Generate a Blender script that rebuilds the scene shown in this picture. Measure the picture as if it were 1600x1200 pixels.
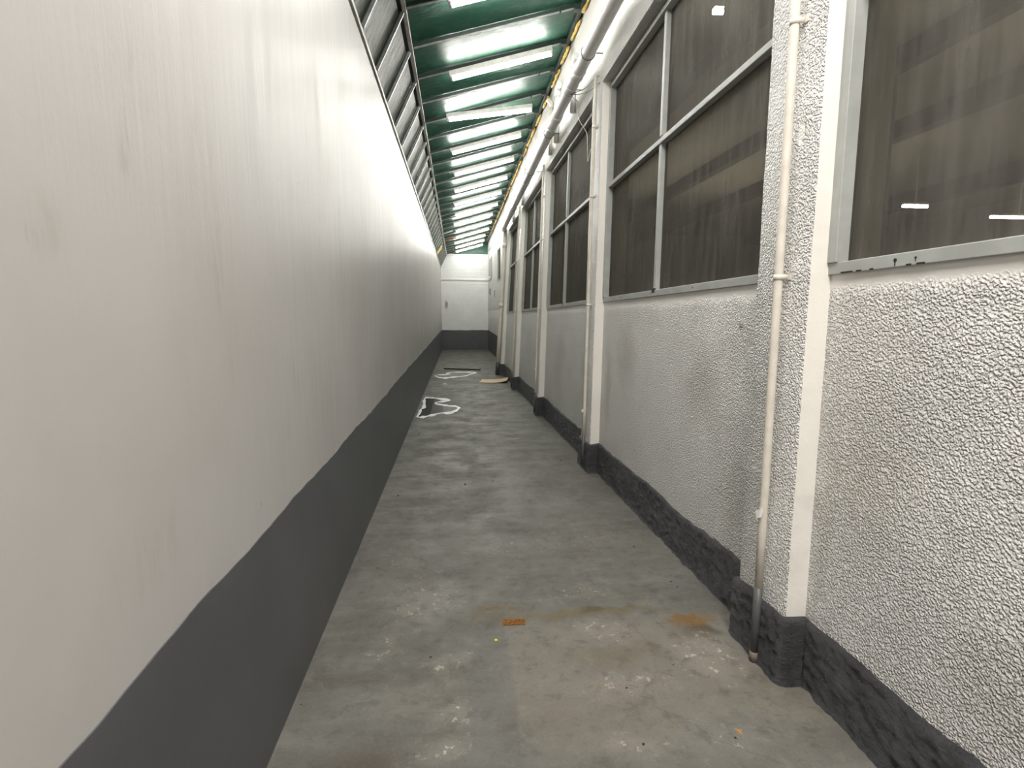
import bpy, math, random
from mathutils import Vector, Matrix, noise

for o in list(bpy.data.objects):
    bpy.data.objects.remove(o, do_unlink=True)
scene = bpy.context.scene
col = scene.collection
R = random.Random(7)

# ------------------------------------------------------------------ camera
F_PX, CAM_H = 830.0, 1.6
YAW, PITCH = math.radians(5.8665), math.radians(7.4137)      # right of the corridor axis, downwards
cd = bpy.data.cameras.new('camera')
cam = bpy.data.objects.new('camera', cd)
col.objects.link(cam)
cd.sensor_fit = 'HORIZONTAL'
cd.sensor_width = 36.0
cd.lens = 36.0 * F_PX / 1600.0
cd.clip_start = 0.02
cd.clip_end = 200
cam.location = (0, 0, CAM_H)
cam.rotation_euler = (math.pi / 2 - PITCH, 0, -YAW)
scene.camera = cam

# ------------------------------------------------------------------ world, lights, exposure
w = bpy.data.worlds.new('night')
scene.world = w
w.use_nodes = True
w.node_tree.nodes['Background'].inputs[0].default_value = (0.5, 0.55, 0.6, 1)
w.node_tree.nodes['Background'].inputs[1].default_value = 0.02

scene.view_settings.view_transform = 'Standard'
scene.view_settings.look = 'None'
scene.view_settings.gamma = 1
scene.view_settings.use_curve_mapping = False
scene.view_settings.exposure = 1.06

TUBE_STRENGTH = 46.0
TUBE_COLOR = (1.0, 0.985, 0.93)
WARM = (1.0, 0.955, 0.915)
BAY, Y0 = 0.72, 5.17                                          # joist spacing, first joist in view
FOLD = (-0.435, 4.335)                                         # x, z of the roof fold over the left wall
SLOPE = 0.28
def roof_z(x): return FOLD[1] + SLOPE * (x - FOLD[0])
TILT = -math.atan(SLOPE)

def area(name, loc, sx, sy, power, color, rot=(0, 0, 0)):
    l = bpy.data.lights.new(name, 'AREA')
    l.shape = 'RECTANGLE'; l.size = sx; l.size_y = sy; l.energy = power; l.color = color
    o = bpy.data.objects.new(name, l); col.objects.link(o)
    o.location = loc; o.rotation_euler = rot
    return o
# tube row carried on unseen overhead; rear lights added and boosted as fill
for k, pw in ((-2, 10), (-4, 19), (-6, 34), (-8, 44), (-10, 48), (-12, 48)):
    area('overhead_tube_fill', (0.54, Y0 + BAY * k, roof_z(0.54) - 0.16), 1.17, 0.05, pw, WARM, (0, TILT, 0))
# unseen fill lights added to brighten the hall behind the windows
area('hall_fill', (8.0, 4.0, 3.6), 6, 6, 95, (1.0, 0.95, 0.86), (math.pi, 0, 0))
area('hall_fill', (14.5, 11.0, 2.6), 6, 3, 130, (1.0, 0.96, 0.90), (0, -math.pi / 2, 0))
area('hall_fill', (8.0, 14.0, 3.6), 6, 6, 95, (1.0, 0.95, 0.86), (math.pi, 0, 0))

# ------------------------------------------------------------------ material helpers
class NT:
    def __init__(s, name):
        s.m = bpy.data.materials.new(name); s.m.use_nodes = True
        s.t = s.m.node_tree; s.t.nodes.clear()
        s.out = s.t.nodes.new('ShaderNodeOutputMaterial')
    def n(s, typ, **kw):
        nd = s.t.nodes.new(typ)
        for k, v in kw.items(): setattr(nd, k, v)
        return nd
    def l(s, a, b): s.t.links.new(a, b)
    def put(s, sock, v):
        if isinstance(v, bpy.types.NodeSocket): s.l(v, sock)
        elif isinstance(v, (tuple, list)) and len(v) == 3 and sock.type == 'RGBA': sock.default_value = (*v, 1)
        else: sock.default_value = v
    def math(s, op, a, b=0.0, c=0.0, clamp=False):
        nd = s.n('ShaderNodeMath', operation=op, use_clamp=clamp)
        for i, v in enumerate((a, b, c)): s.put(nd.inputs[i], v)
        return nd.outputs[0]
    def pos(s): 
        if not hasattr(s, '_p'): s._p = s.n('ShaderNodeNewGeometry').outputs['Position']
        return s._p
    def obj(s):
        if not hasattr(s, '_o'): s._o = s.n('ShaderNodeTexCoord').outputs['Object']
        return s._o
    def scaled(s, v, sc):
        nd = s.n('ShaderNodeVectorMath', operation='MULTIPLY'); s.l(v, nd.inputs[0]); nd.inputs[1].default_value = sc
        return nd.outputs[0]
    def noise(s, v, scale, detail=4, rough=0.55, dist=0.0):
        nd = s.n('ShaderNodeTexNoise'); s.l(v, nd.inputs['Vector'])
        nd.inputs['Scale'].default_value = scale; nd.inputs['Detail'].default_value = detail
        nd.inputs['Roughness'].default_value = rough; nd.inputs['Distortion'].default_value = dist
        return nd.outputs['Fac']
    def voro(s, v, scale, feature='F1', rnd=1.0):
        nd = s.n('ShaderNodeTexVoronoi', feature=feature); s.l(v, nd.inputs['Vector'])
        nd.inputs['Scale'].default_value = scale; nd.inputs['Randomness'].default_value = rnd
        return nd.outputs['Distance']
    def ramp(s, v, a, b, lo=0.0, hi=1.0):
        nd = s.n('ShaderNodeMapRange', interpolation_type='SMOOTHSTEP'); s.put(nd.inputs[0], v)
        for i, x in enumerate((a, b, lo, hi)): nd.inputs[i + 1].default_value = x
        return nd.outputs[0]
    def mix(s, f, a, b, mode='MIX'):
        nd = s.n('ShaderNodeMix', data_type='RGBA', blend_type=mode)
        s.put(nd.inputs[0], f); s.put(nd.inputs[6], a); s.put(nd.inputs[7], b)
        return nd.outputs[2]
    def sep(s, v):
        nd = s.n('ShaderNodeSeparateXYZ'); s.l(v, nd.inputs[0]); return nd.outputs
    def warp(s, v, scale, amt):
        nz = s.n('ShaderNodeTexNoise'); s.l(v, nz.inputs['Vector']); nz.inputs['Scale'].default_value = scale
        nz.inputs['Detail'].default_value = 5
        a = s.n('ShaderNodeVectorMath', operation='SUBTRACT'); s.l(nz.outputs['Color'], a.inputs[0]); a.inputs[1].default_value = (.5, .5, .5)
        b = s.n('ShaderNodeVectorMath', operation='MULTIPLY'); s.l(a.outputs[0], b.inputs[0]); b.inputs[1].default_value = (amt, amt, amt)
        c = s.n('ShaderNodeVectorMath', operation='ADD'); s.l(v, c.inputs[0]); s.l(b.outputs[0], c.inputs[1])
        return c.outputs[0]
    def blob(s, v, c, r, soft=0.6):
        a = s.n('ShaderNodeVectorMath', operation='SUBTRACT'); s.l(v, a.inputs[0]); a.inputs[1].default_value = c
        b = s.n('ShaderNodeVectorMath', operation='DIVIDE'); s.l(a.outputs[0], b.inputs[0]); b.inputs[1].default_value = r
        d = s.n('ShaderNodeVectorMath', operation='LENGTH'); s.l(b.outputs[0], d.inputs[0])
        return s.ramp(d.outputs['Value'], 1.0, 1.0 - soft)
    def bump(s, h, strength, dist=0.01, prev=None):
        nd = s.n('ShaderNodeBump'); nd.inputs['Strength'].default_value = strength; nd.inputs['Distance'].default_value = dist
        s.put(nd.inputs['Height'], h)
        if prev is not None: s.l(prev, nd.inputs['Normal'])
        return nd.outputs[0]
    def pbr(s, color, rough=0.5, metal=0.0, spec=0.5, normal=None, emit=None, strength=0.0):
        b = s.n('ShaderNodeBsdfPrincipled')
        s.put(b.inputs['Base Color'], color); s.put(b.inputs['Roughness'], rough); s.put(b.inputs['Metallic'], metal)
        s.put(b.inputs['Specular IOR Level'], spec)
        if normal is not None: s.l(normal, b.inputs['Normal'])
        if emit is not None:
            s.put(b.inputs['Emission Color'], emit); b.inputs['Emission Strength'].default_value = strength
        return b.outputs[0]
    def done(s, sh): s.l(sh, s.out.inputs[0]); return s.m

def simple(name, color, rough=0.5, metal=0.0, spec=0.5, vary=0.15, scale=14, bump=0.15):
    t = NT(name); p = t.obj()
    nz = t.noise(p, scale, 5)
    c = t.mix(t.ramp(nz, 0.3, 0.75), tuple(x * (1 - vary) for x in color), tuple(min(1, x * (1 + vary)) for x in color))
    return t.done(t.pbr(c, rough, metal, spec, t.bump(t.noise(p, scale * 6, 3), bump, 0.003)))

M = {}
# --- left wall: smooth satin paint, faint trowel streaks and scuffs
t = NT('satin_white_paint'); p = t.pos()
c = t.mix(t.ramp(t.noise(p, 1.1, 4), 0.3, 0.7), (0.415, 0.401, 0.380), (0.455, 0.443, 0.424))
st = t.noise(t.scaled(p, (1, 9, 0.7)), 2.2, 5, 0.6)
c = t.mix(t.ramp(st, 0.66, 0.9, 0, 0.22), c, (0.42, 0.40, 0.36))
wp = t.warp(p, 6.0, 0.10)
fine = t.ramp(t.noise(t.scaled(p, (1, 30, 5)), 1.0, 5, 0.7), 0.42, 0.7)
for y, z, ry, rz, s_ in ((1.69, 1.95, .035, .24, .5), (1.66, 1.70, .04, .12, .4), (1.60, 2.10, .03, .10, .3), (1.34, 2.12, .03, .09, .45),
                         (1.27, 1.95, .03, .13, .5), (1.74, 1.50, .05, .16, .28), (0.98, 1.74, .02, .03, .3), (1.02, 1.76, .06, .08, .25),
                         (2.74, 2.51, .02, .18, .4), (2.32, 2.34, .02, .06, .4), (2.15, 1.82, .02, .10, .3), (2.9, 1.9, .06, .35, .3),
                         (3.4, 2.2, .05, .5, .3), (1.25, 1.05, .2, .12, .2), (2.4, 1.35, .12, .2, .2)):
    b = t.blob(wp, (-0.7, y, z), (1, ry * 1.3, rz * 1.15), 0.9)
    c = t.mix(t.math('MULTIPLY', b, t.math('MULTIPLY', fine, s_ * 1.5), clamp=True), c, (0.30, 0.275, 0.235))
dots = t.ramp(t.voro(p, 3.2), 0.028, 0.012)
c = t.mix(t.math('MULTIPLY', dots, 0.6), c, (0.22, 0.20, 0.17))
nb = t.bump(t.noise(t.scaled(p, (1, 7, 0.5)), 5, 4), 0.16, 0.006)
nb = t.bump(t.noise(p, 60, 4), 0.12, 0.003, nb)
M['left'] = t.done(t.pbr(c, t.ramp(st, 0.2, 0.8, 0.36, 0.5), 0, 0.35, nb))

# --- grey painted plinth on the smooth walls
t = NT('charcoal_gloss_paint'); p = t.pos()
c = t.mix(t.ramp(t.noise(p, 2.5, 5), 0.3, 0.75), (0.074, 0.077, 0.081), (0.090, 0.093, 0.098))
M['band'] = t.done(t.pbr(c, 0.45, 0, 0.4, t.bump(t.noise(t.scaled(p, (1, 1, .5)), 30, 4), 0.15, 0.004)))

# --- right wall: rough cast render with smooth margins and stains
def roughcast(name, smooth_only=False):
    t = NT(name); p = t.pos(); x, y, z = t.sep(p)
    c = t.mix(t.ramp(t.noise(p, 1.6, 5), 0.3, 0.72), (0.77, 0.755, 0.72), (0.83, 0.82, 0.795))
    wp = t.warp(p, 5.0, 0.25)
    for cy, cz, ry, rz, s_ in ((1.75, 1.0, .30, .45, .30), (4.45, 1.25, .35, .40, .40), (3.1, 1.15, .28, .40, .36), (2.6, 0.6, .25, .3, .25),
                               (1.95, 0.7, .08, .8, .3), (4.95, 0.9, .15, .6, .4), (7.2, 1.0, .5, .5, .25), (1.2, .55, .3, .2, .25), (9.9, 1.0, .6, .6, .25)):
        b = t.blob(wp, (1.5, cy, cz), (3, ry, rz), 0.95)
        c = t.mix(t.math('MULTIPLY', b, s_), c, (0.36, 0.33, 0.25))
    b = t.blob(t.warp(p, 25, .05), (1.47, 2.66, 1.535), (1, .03, .02), 0.8)
    c = t.mix(t.math('MULTIPLY', b, 0.8), c, (0.20, 0.13, 0.04))
    if smooth_only:
        c = t.mix(0.35, c, (0.66, 0.61, 0.50))
        nb = t.bump(t.noise(p, 22, 5), 0.3, 0.006)
        return t.done(t.pbr(c, 0.5, 0, 0.35, nb))
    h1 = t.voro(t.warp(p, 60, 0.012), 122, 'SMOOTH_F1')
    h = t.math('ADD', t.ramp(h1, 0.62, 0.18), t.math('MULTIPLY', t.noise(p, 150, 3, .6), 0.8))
    # smooth trowelled margin just under each sill
    sill = t.math('SUBTRACT', 1.80, t.math('MULTIPLY', y, 0.0105))
    below = t.math('SUBTRACT', sill, t.math('ADD', z, t.math('MULTIPLY', t.noise(p, 9, 3), 0.05)))
    rough_amt = t.ramp(below, 0.035, 0.10)
    upper = t.ramp(z, 3.80, 3.95, 0.0, 1.0)
    side = t.ramp(z, 1.79, 1.80)
    amt = t.math('MAXIMUM', rough_amt, side)
    face = t.math('SUBTRACT', t.math('SUBTRACT', 1.535, t.math('MULTIPLY', y, 0.0225)), x)
    face = t.math('ADD', face, t.math('MULTIPLY', t.math('MULTIPLY', t.math('MAXIMUM', t.math('SUBTRACT', y, 2.0), 0.0), 0.005), z))
    amt = t.math('MAXIMUM', amt, t.ramp(face, 0.04, 0.07))
    amt = t.math('MULTIPLY', amt, t.math('SUBTRACT', 1.0, t.math('MULTIPLY', upper, 0.85)))
    patch = t.blob(t.warp(p, 9, .10), (1.39, 2.12, 2.33), (1, .035, .07), 0.5)
    amt = t.math('MULTIPLY', amt, t.math('SUBTRACT', 1.0, t.math('MULTIPLY', patch, 0.9)))
    lo = t.ramp(t.noise(p, 3.0, 4), 0.25, 0.65, 0.55, 1.0)
    nb = t.bump(t.math('MULTIPLY', t.math('MULTIPLY', h, amt), lo), 1.0, 0.013)
    pit_shade = t.math('MULTIPLY', t.ramp(h1, 0.45, 0.8), t.math('MULTIPLY', amt, 0.22))  # darkens the pits of the render, shade painted into the colour
    c = t.mix(pit_shade, c, (0.36, 0.34, 0.30))
    c = t.mix(t.math('MULTIPLY', t.math('SUBTRACT', 1.0, amt), 0.30), c, (0.46, 0.44, 0.40))
    return t.done(t.pbr(c, 0.36, 0, 0.5, nb))
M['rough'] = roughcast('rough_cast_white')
M['smooth'] = roughcast('smooth_cream_margin', True)

# --- far wall: white painted brick
t = NT('white_painted_brick'); p = t.pos(); x, y, z = t.sep(p)
cb = t.n('ShaderNodeCombineXYZ'); t.l(x, cb.inputs[0]); t.l(z, cb.inputs[1])
br = t.n('ShaderNodeTexBrick'); t.l(cb.outputs[0], br.inputs['Vector'])
br.inputs['Scale'].default_value = 1.0; br.inputs['Brick Width'].default_value = 0.24; br.inputs['Row Height'].default_value = 0.085
br.inputs['Mortar Size'].default_value = 0.012; br.inputs['Mortar Smooth'].default_value = 0.4
c = t.mix(t.ramp(t.noise(p, 2, 4), 0.3, 0.75), (0.78, 0.78, 0.765), (0.84, 0.84, 0.83))
c = t.mix(t.ramp(t.noise(t.scaled(p, (1, 1, 1.6)), 4.5, 5, 0.7), 0.66, 0.78, 0, 0.4), c, (0.40, 0.37, 0.30))
c = t.mix(t.math('MULTIPLY', t.blob(t.warp(p, 6, .12), (-0.48, 24.8, 2.05), (.10, 1, .26), .7), .85), c, (0.22, 0.18, 0.12))
nb = t.bump(t.math('SUBTRACT', 1.0, br.outputs['Fac']), 1.0, 0.03)
nb = t.bump(t.noise(p, 30, 4), 0.2, 0.006, nb)
M['brick'] = t.done(t.pbr(c, 0.5, 0, 0.4, nb))

# --- floor: worn grey painted concrete
t = NT('worn_grey_concrete'); p = t.pos(); x, y, z = t.sep(p)
base = t.mix(t.ramp(t.noise(p, 1.3, 6, 0.6), 0.3, 0.72), (0.090, 0.087, 0.075), (0.130, 0.126, 0.111))
tr = t.noise(t.warp(t.scaled(p, (0.55, 2.6, 1)), 1.5, .5), 1.6, 6, 0.62)
c = t.mix(t.ramp(tr, 0.50, 0.72, 0, 0.7), base, (0.070, 0.063, 0.047))
c = t.mix(t.ramp(tr, 0.46, 0.28, 0, 0.5), c, (0.175, 0.170, 0.150))
c = t.mix(t.ramp(t.noise(p, 0.8, 3), 0.5, 0.75, 0, 0.35), c, (0.115, 0.118, 0.122))
# worn slab in the right foreground, bounded by an old joint
wx = t.sep(t.warp(p, 7, 0.10))
edge = t.math('MULTIPLY', t.ramp(wx[0], 0.20, 0.235), t.ramp(wx[1], 2.62, 2.50))
edge = t.math('MULTIPLY', edge, t.math('SUBTRACT', 1.0, t.math('MULTIPLY', t.blob(t.warp(p, 4, .25), (1.05, 1.62, 0), (.42, .28, 1), .35), .85)))
edge = t.math('MULTIPLY', edge, t.ramp(t.sep(t.warp(p, 4, .3))[1], 1.62, 1.85))
c = t.mix(t.math('MULTIPLY', edge, 0.5), c, (0.165, 0.150, 0.124))
blot = t.ramp(t.noise(t.warp(p, 5, .15), 4.5, 6, 0.65), 0.50, 0.72)
c = t.mix(t.math('MULTIPLY', t.math('MULTIPLY', edge, blot), 0.6), c, (0.135, 0.120, 0.085))
wp = t.warp(p, 7, 0.22)
for cx, cy, rx, ry, s_, cc in ((-.35, 1.72, .28, .14, .75, (.07, .055, .04)), (-.15, 2.15, .25, .3, .25, (.11, .10, .08)), (0.75, 2.27, .35, .12, .45, (.11, .095, .055)),
                               (1.22, 2.40, .16, .10, .85, (.06, .045, .025)), (0.62, 2.64, .70, .06, .75, (.11, .085, .035)), (0.20, 2.72, .26, .06, .7, (.11, .085, .04)),
                               (0.75, 2.66, .16, .03, .8, (.06, .045, .02)),
                               (0.35, 9.2, .55, 1.0, .50, (.085, .082, .072)), (-.2, 7.6, .5, .35, .4, (.095, .09, .07)), (-.35, 11.2, .45, .6, .45, (.085, .08, .07)),
                               (0.5, 11.6, .9, .25, .3, (.09, .085, .06)), (-.1, 4.0, .4, .2, .15, (.11, .10, .08)), (1.35, 2.0, .12, .2, .3, (.10, .09, .06))):
    c = t.mix(t.math('MULTIPLY', t.blob(wp, (cx, cy, 0), (rx, ry, 1), .8), s_), c, cc)
rust = t.blob(t.warp(p, 12, .16), (1.20, 2.52, 0), (.20, .075, 1), .85)
c = t.mix(t.math('MULTIPLY', rust, .9), c, (0.145, 0.078, 0.016))
# bald pale patches and flecks of old white paint
fl = t.noise(t.warp(p, 18, .05), 24, 6, 0.7)
flm = t.ramp(fl, 0.57, 0.63)
clus = 0.0
for cx, cy, rx, ry, s_ in ((-.22, 2.90, .32, .30, .55), (-.28, 2.76, .16, .10, .9), (-.06, 2.30, .18, .10, .8), (-.02, 1.98, .12, .1, .8), (-.05, 1.80, .14, .08, .8),
                           (0.72, 2.47, .22, .12, .8), (1.15, 2.22, .22, .24, 1.0), (0.70, 2.08, .32, .13, .7), (0.70, 2.86, .25, .12, .55), (1.0, 1.75, .25, .10, .5),
                           (0.62, 1.74, .25, .08, .7), (-.36, 2.5, .12, .2, .5), (.3, 3.5, .5, .3, .25), (.9, 3.7, .5, .4, .3), (.6, 5.0, .8, .5, .25), (-.4, 3.4, .25, .4, .25)):
    b = t.math('MULTIPLY', t.blob(wp, (cx, cy, 0), (rx, ry, 1), .9), s_)
    clus = b if clus == 0.0 else t.math('MAXIMUM', clus, b)
c = t.mix(t.math('MULTIPLY', clus, 0.22), c, (0.33, 0.30, 0.25))
c = t.mix(t.math('MULTIPLY', flm, clus, clamp=True), c, (0.42, 0.385, 0.31))
grain = t.noise(p, 75, 5, 0.75)
c = t.mix(t.ramp(grain, 0.56, 0.72, 0, 0.6), c, (0.045, 0.040, 0.032))
c = t.mix(t.ramp(grain, 0.44, 0.28, 0, 0.4), c, (0.24, 0.225, 0.195))
# hairline cracks
cr = t.ramp(t.voro(t.warp(p, 2.2, .6), 0.9, 'DISTANCE_TO_EDGE'), 0.010, 0.002)
cr = t.math('MULTIPLY', cr, t.ramp(t.noise(p, 1.7, 2), 0.5, 0.6))
c = t.mix(t.math('MULTIPLY', cr, 0.25), c, (0.06, 0.05, 0.04))
sc = t.ramp(t.noise(t.warp(t.scaled(p, (1, 1.7, 1)), 3, .5), 9, 7, .7), 0.56, 0.68, 0, 0.45)
c = t.mix(sc, c, (0.075, 0.068, 0.055))
mo = t.noise(t.warp(p, 5, .12), 11, 8, .72)
c = t.mix(t.ramp(mo, .50, .68, 0, .60), c, (0.062, 0.056, 0.043))
c = t.mix(t.ramp(mo, .47, .32, 0, .45), c, (0.175, 0.165, 0.140))
nb = t.bump(t.noise(t.warp(p, 4, .2), 7, 6, .65), 0.5, 0.012)
nb = t.bump(grain, 0.25, 0.003, nb)
M['floor'] = t.done(t.pbr(c, t.ramp(t.noise(p, 3, 4), 0.3, 0.7, 0.50, 0.72), 0, 0.35, nb))

# --- thick trowelled plinth on the rough wall
t = NT('trowelled_charcoal_render'); p = t.pos()
c = t.mix(t.ramp(t.noise(p, 9, 5), 0.3, 0.75), (0.068, 0.070, 0.075), (0.112, 0.113, 0.119))
h = t.noise(t.warp(t.scaled(p, (1, 1, 1.6)), 18, .05), 34, 8, 0.75)
c = t.mix(t.ramp(t.noise(p, 55, 3), 0.66, 0.8, 0, .5), c, (0.13, 0.13, 0.125))
M['plinth'] = t.done(t.pbr(c, 0.45, 0, 0.45, t.bump(h, 1.0, 0.045)))

# --- roof
t = NT('green_gloss_roof_sheet'); p = t.pos()
c = t.mix(t.ramp(t.noise(p, 3.5, 5), 0.3, 0.75), (0.007, 0.058, 0.034), (0.013, 0.082, 0.050))
c = t.mix(t.ramp(t.noise(t.scaled(p, (1, 2, 1)), 9, 6, .75), 0.62, 0.72, 0, .5), c, (0.02, 0.028, 0.024))
nb = t.bump(t.noise(t.warp(t.scaled(p, (0.8, 1.6, 1)), 3, .2), 11, 5), 0.6, 0.007)
nb = t.bump(t.noise(p, 70, 3), 0.2, 0.002, nb)
M['green'] = t.done(t.pbr(c, t.ramp(t.noise(p, 12, 4), .3, .7, 0.38, 0.52), 0, 0.42, nb))
t = NT('grimy_side_cladding'); p = t.pos()
c = t.mix(t.ramp(t.noise(t.warp(t.scaled(p, (1, 5, 1.5)), 4, .4), 4, 6, .7), 0.32, 0.68), (0.045, 0.055, 0.043), (0.150, 0.160, 0.140))
nb = t.bump(t.noise(t.warp(t.scaled(p, (1, 5, 1.4)), 3, .4), 5, 6, .65), 0.9, 0.02)
M['side'] = t.done(t.pbr(c, 0.52, 0, 0.28, nb))
M['joist'] = simple('grey_painted_steel', (0.26, 0.28, 0.265), 0.38, 0.0, 0.6, .25)
M['dark'] = simple('dark_green_steel', (0.016, 0.030, 0.024), 0.45)
M['rusty'] = simple('rust_brown_steel', (0.26, 0.13, 0.06), 0.7, 0, .3, .35)
M['rail'] = simple('pale_rail_paint', (0.62, 0.59, 0.55), 0.4)
M['foam'] = simple('yellow_foam', (0.62, 0.43, 0.10), 0.6, 0, .4, .35, 30, .6)
M['pvc'] = simple('white_pvc', (0.78, 0.775, 0.76), 0.32, 0, .5, .05)
M['cream'] = simple('cream_painted_pipe', (0.64, 0.60, 0.52), 0.42, 0, .45, .08)
M['pipegrey'] = simple('grey_painted_pipe', (0.085, 0.088, 0.088), 0.42, 0, .45, .12)
M['housing'] = simple('beige_enamel', (0.60, 0.58, 0.54), 0.35)
M['socket'] = simple('white_socket_plastic', (0.55, 0.55, 0.53), 0.4)
M['frame'] = simple('grey_green_frame_paint', (0.36, 0.375, 0.355), 0.42, 0, .45, .10, 8)
M['black'] = simple('flat_black', (0.012, 0.011, 0.010), 0.7)  # grime and holes, also painted shade in gaps
M['wire'] = simple('grey_wire', (0.16, 0.16, 0.155), 0.5)
M['card'] = simple('brown_cardboard', (0.62, 0.49, 0.31), 0.8, 0, .2, .12)
M['wood'] = simple('dark_wet_timber', (0.022, 0.017, 0.012), 0.55)
M['paper'] = simple('white_paper', (0.75, 0.75, 0.72), 0.7)
M['yellow'] = simple('yellow_sheet', (0.80, 0.67, 0.22), 0.6)
M['rustplate'] = simple('orange_rust', (0.20, 0.082, 0.018), 0.85, 0, .2, .45, 60, .8)
M['rim_white'] = simple('white_edge_strip', (0.78, 0.78, 0.77), 0.45, 0, .5, .12, 25, .4)
M['yellowbit'] = simple('yellow_plastic', (0.75, 0.55, 0.02), 0.4)
M['leaf'] = simple('orange_leaf', (0.50, 0.22, 0.02), 0.6)
M['stone'] = simple('dark_grit', (0.020, 0.018, 0.016), 0.8)
M['hall'] = simple('hall_sheeting', (0.36, 0.35, 0.31), 0.7, 0, .2, .12, 2)
M['hallbeam'] = simple('hall_dark_beam', (0.05, 0.043, 0.035), 0.7, 0, .2)
t = NT('lit_tube'); M['tube'] = t.done(t.pbr((.9, .9, .9), .4, 0, .5, None, TUBE_COLOR, TUBE_STRENGTH))
t = NT('lit_hall_tube'); M['halltube'] = t.done(t.pbr((.9, .9, .9), .4, 0, .5, None, (1, .97, .9), 60.0))
t = NT('still_water'); p = t.pos()
M['water'] = t.done(t.pbr((0.030, 0.029, 0.026), 0.03, 0, 0.5, t.bump(t.noise(p, 3, 2), 0.02, 0.01)))
# dirty window glass: a film of dust on the pane, clear enough to show the hall behind
def glass(name, film, dens):
    t = NT(name); p = t.pos()
    st = t.noise(t.warp(t.scaled(p, (4, 4, 0.45)), 2, .2), 4.5, 6, .65)
    big = t.noise(t.scaled(p, (1, 1, .6)), 1.5, 4)
    k = t.math('ADD', t.math('MULTIPLY', st, 0.6), t.math('MULTIPLY', big, 0.4))
    c = t.mix(t.ramp(k, 0.32, 0.70), tuple(x * .72 for x in film), tuple(x * 1.30 for x in film))
    c = t.mix(t.ramp(t.noise(p, 26, 4), .66, .78, 0, .15), c, (0.25, 0.23, 0.20))
    fb = t.pbr(c, 0.5, 0, 0.0)
    tr = t.n('ShaderNodeBsdfTransparent'); tr.inputs[0].default_value = (0.80, 0.78, 0.70, 1)
    gl = t.n('ShaderNodeBsdfGlossy'); gl.inputs['Roughness'].default_value = 0.35
    t.l(t.bump(t.noise(t.scaled(p, (1, 1, .4)), 7, 4), 0.10, 0.01), gl.inputs['Normal'])
    m1 = t.n('ShaderNodeMixShader'); t.put(m1.inputs[0], t.ramp(k, 0.3, 0.7, dens - .10, dens + .10)); t.l(tr.outputs[0], m1.inputs[1]); t.l(fb, m1.inputs[2])
    fr = t.n('ShaderNodeFresnel'); fr.inputs[0].default_value = 1.35
    m2 = t.n('ShaderNodeMixShader'); t.put(m2.inputs[0], t.math('MULTIPLY', fr.outputs[0], 0.045)); t.l(m1.outputs[0], m2.inputs[1]); t.l(gl.outputs[0], m2.inputs[2])
    return t.done(m2.outputs[0])
M['glass'] = glass('dusty_glass', (0.122, 0.116, 0.105), 0.52)
M['frost'] = glass('whitened_glass', (0.42, 0.42, 0.40), 0.85)

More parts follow.
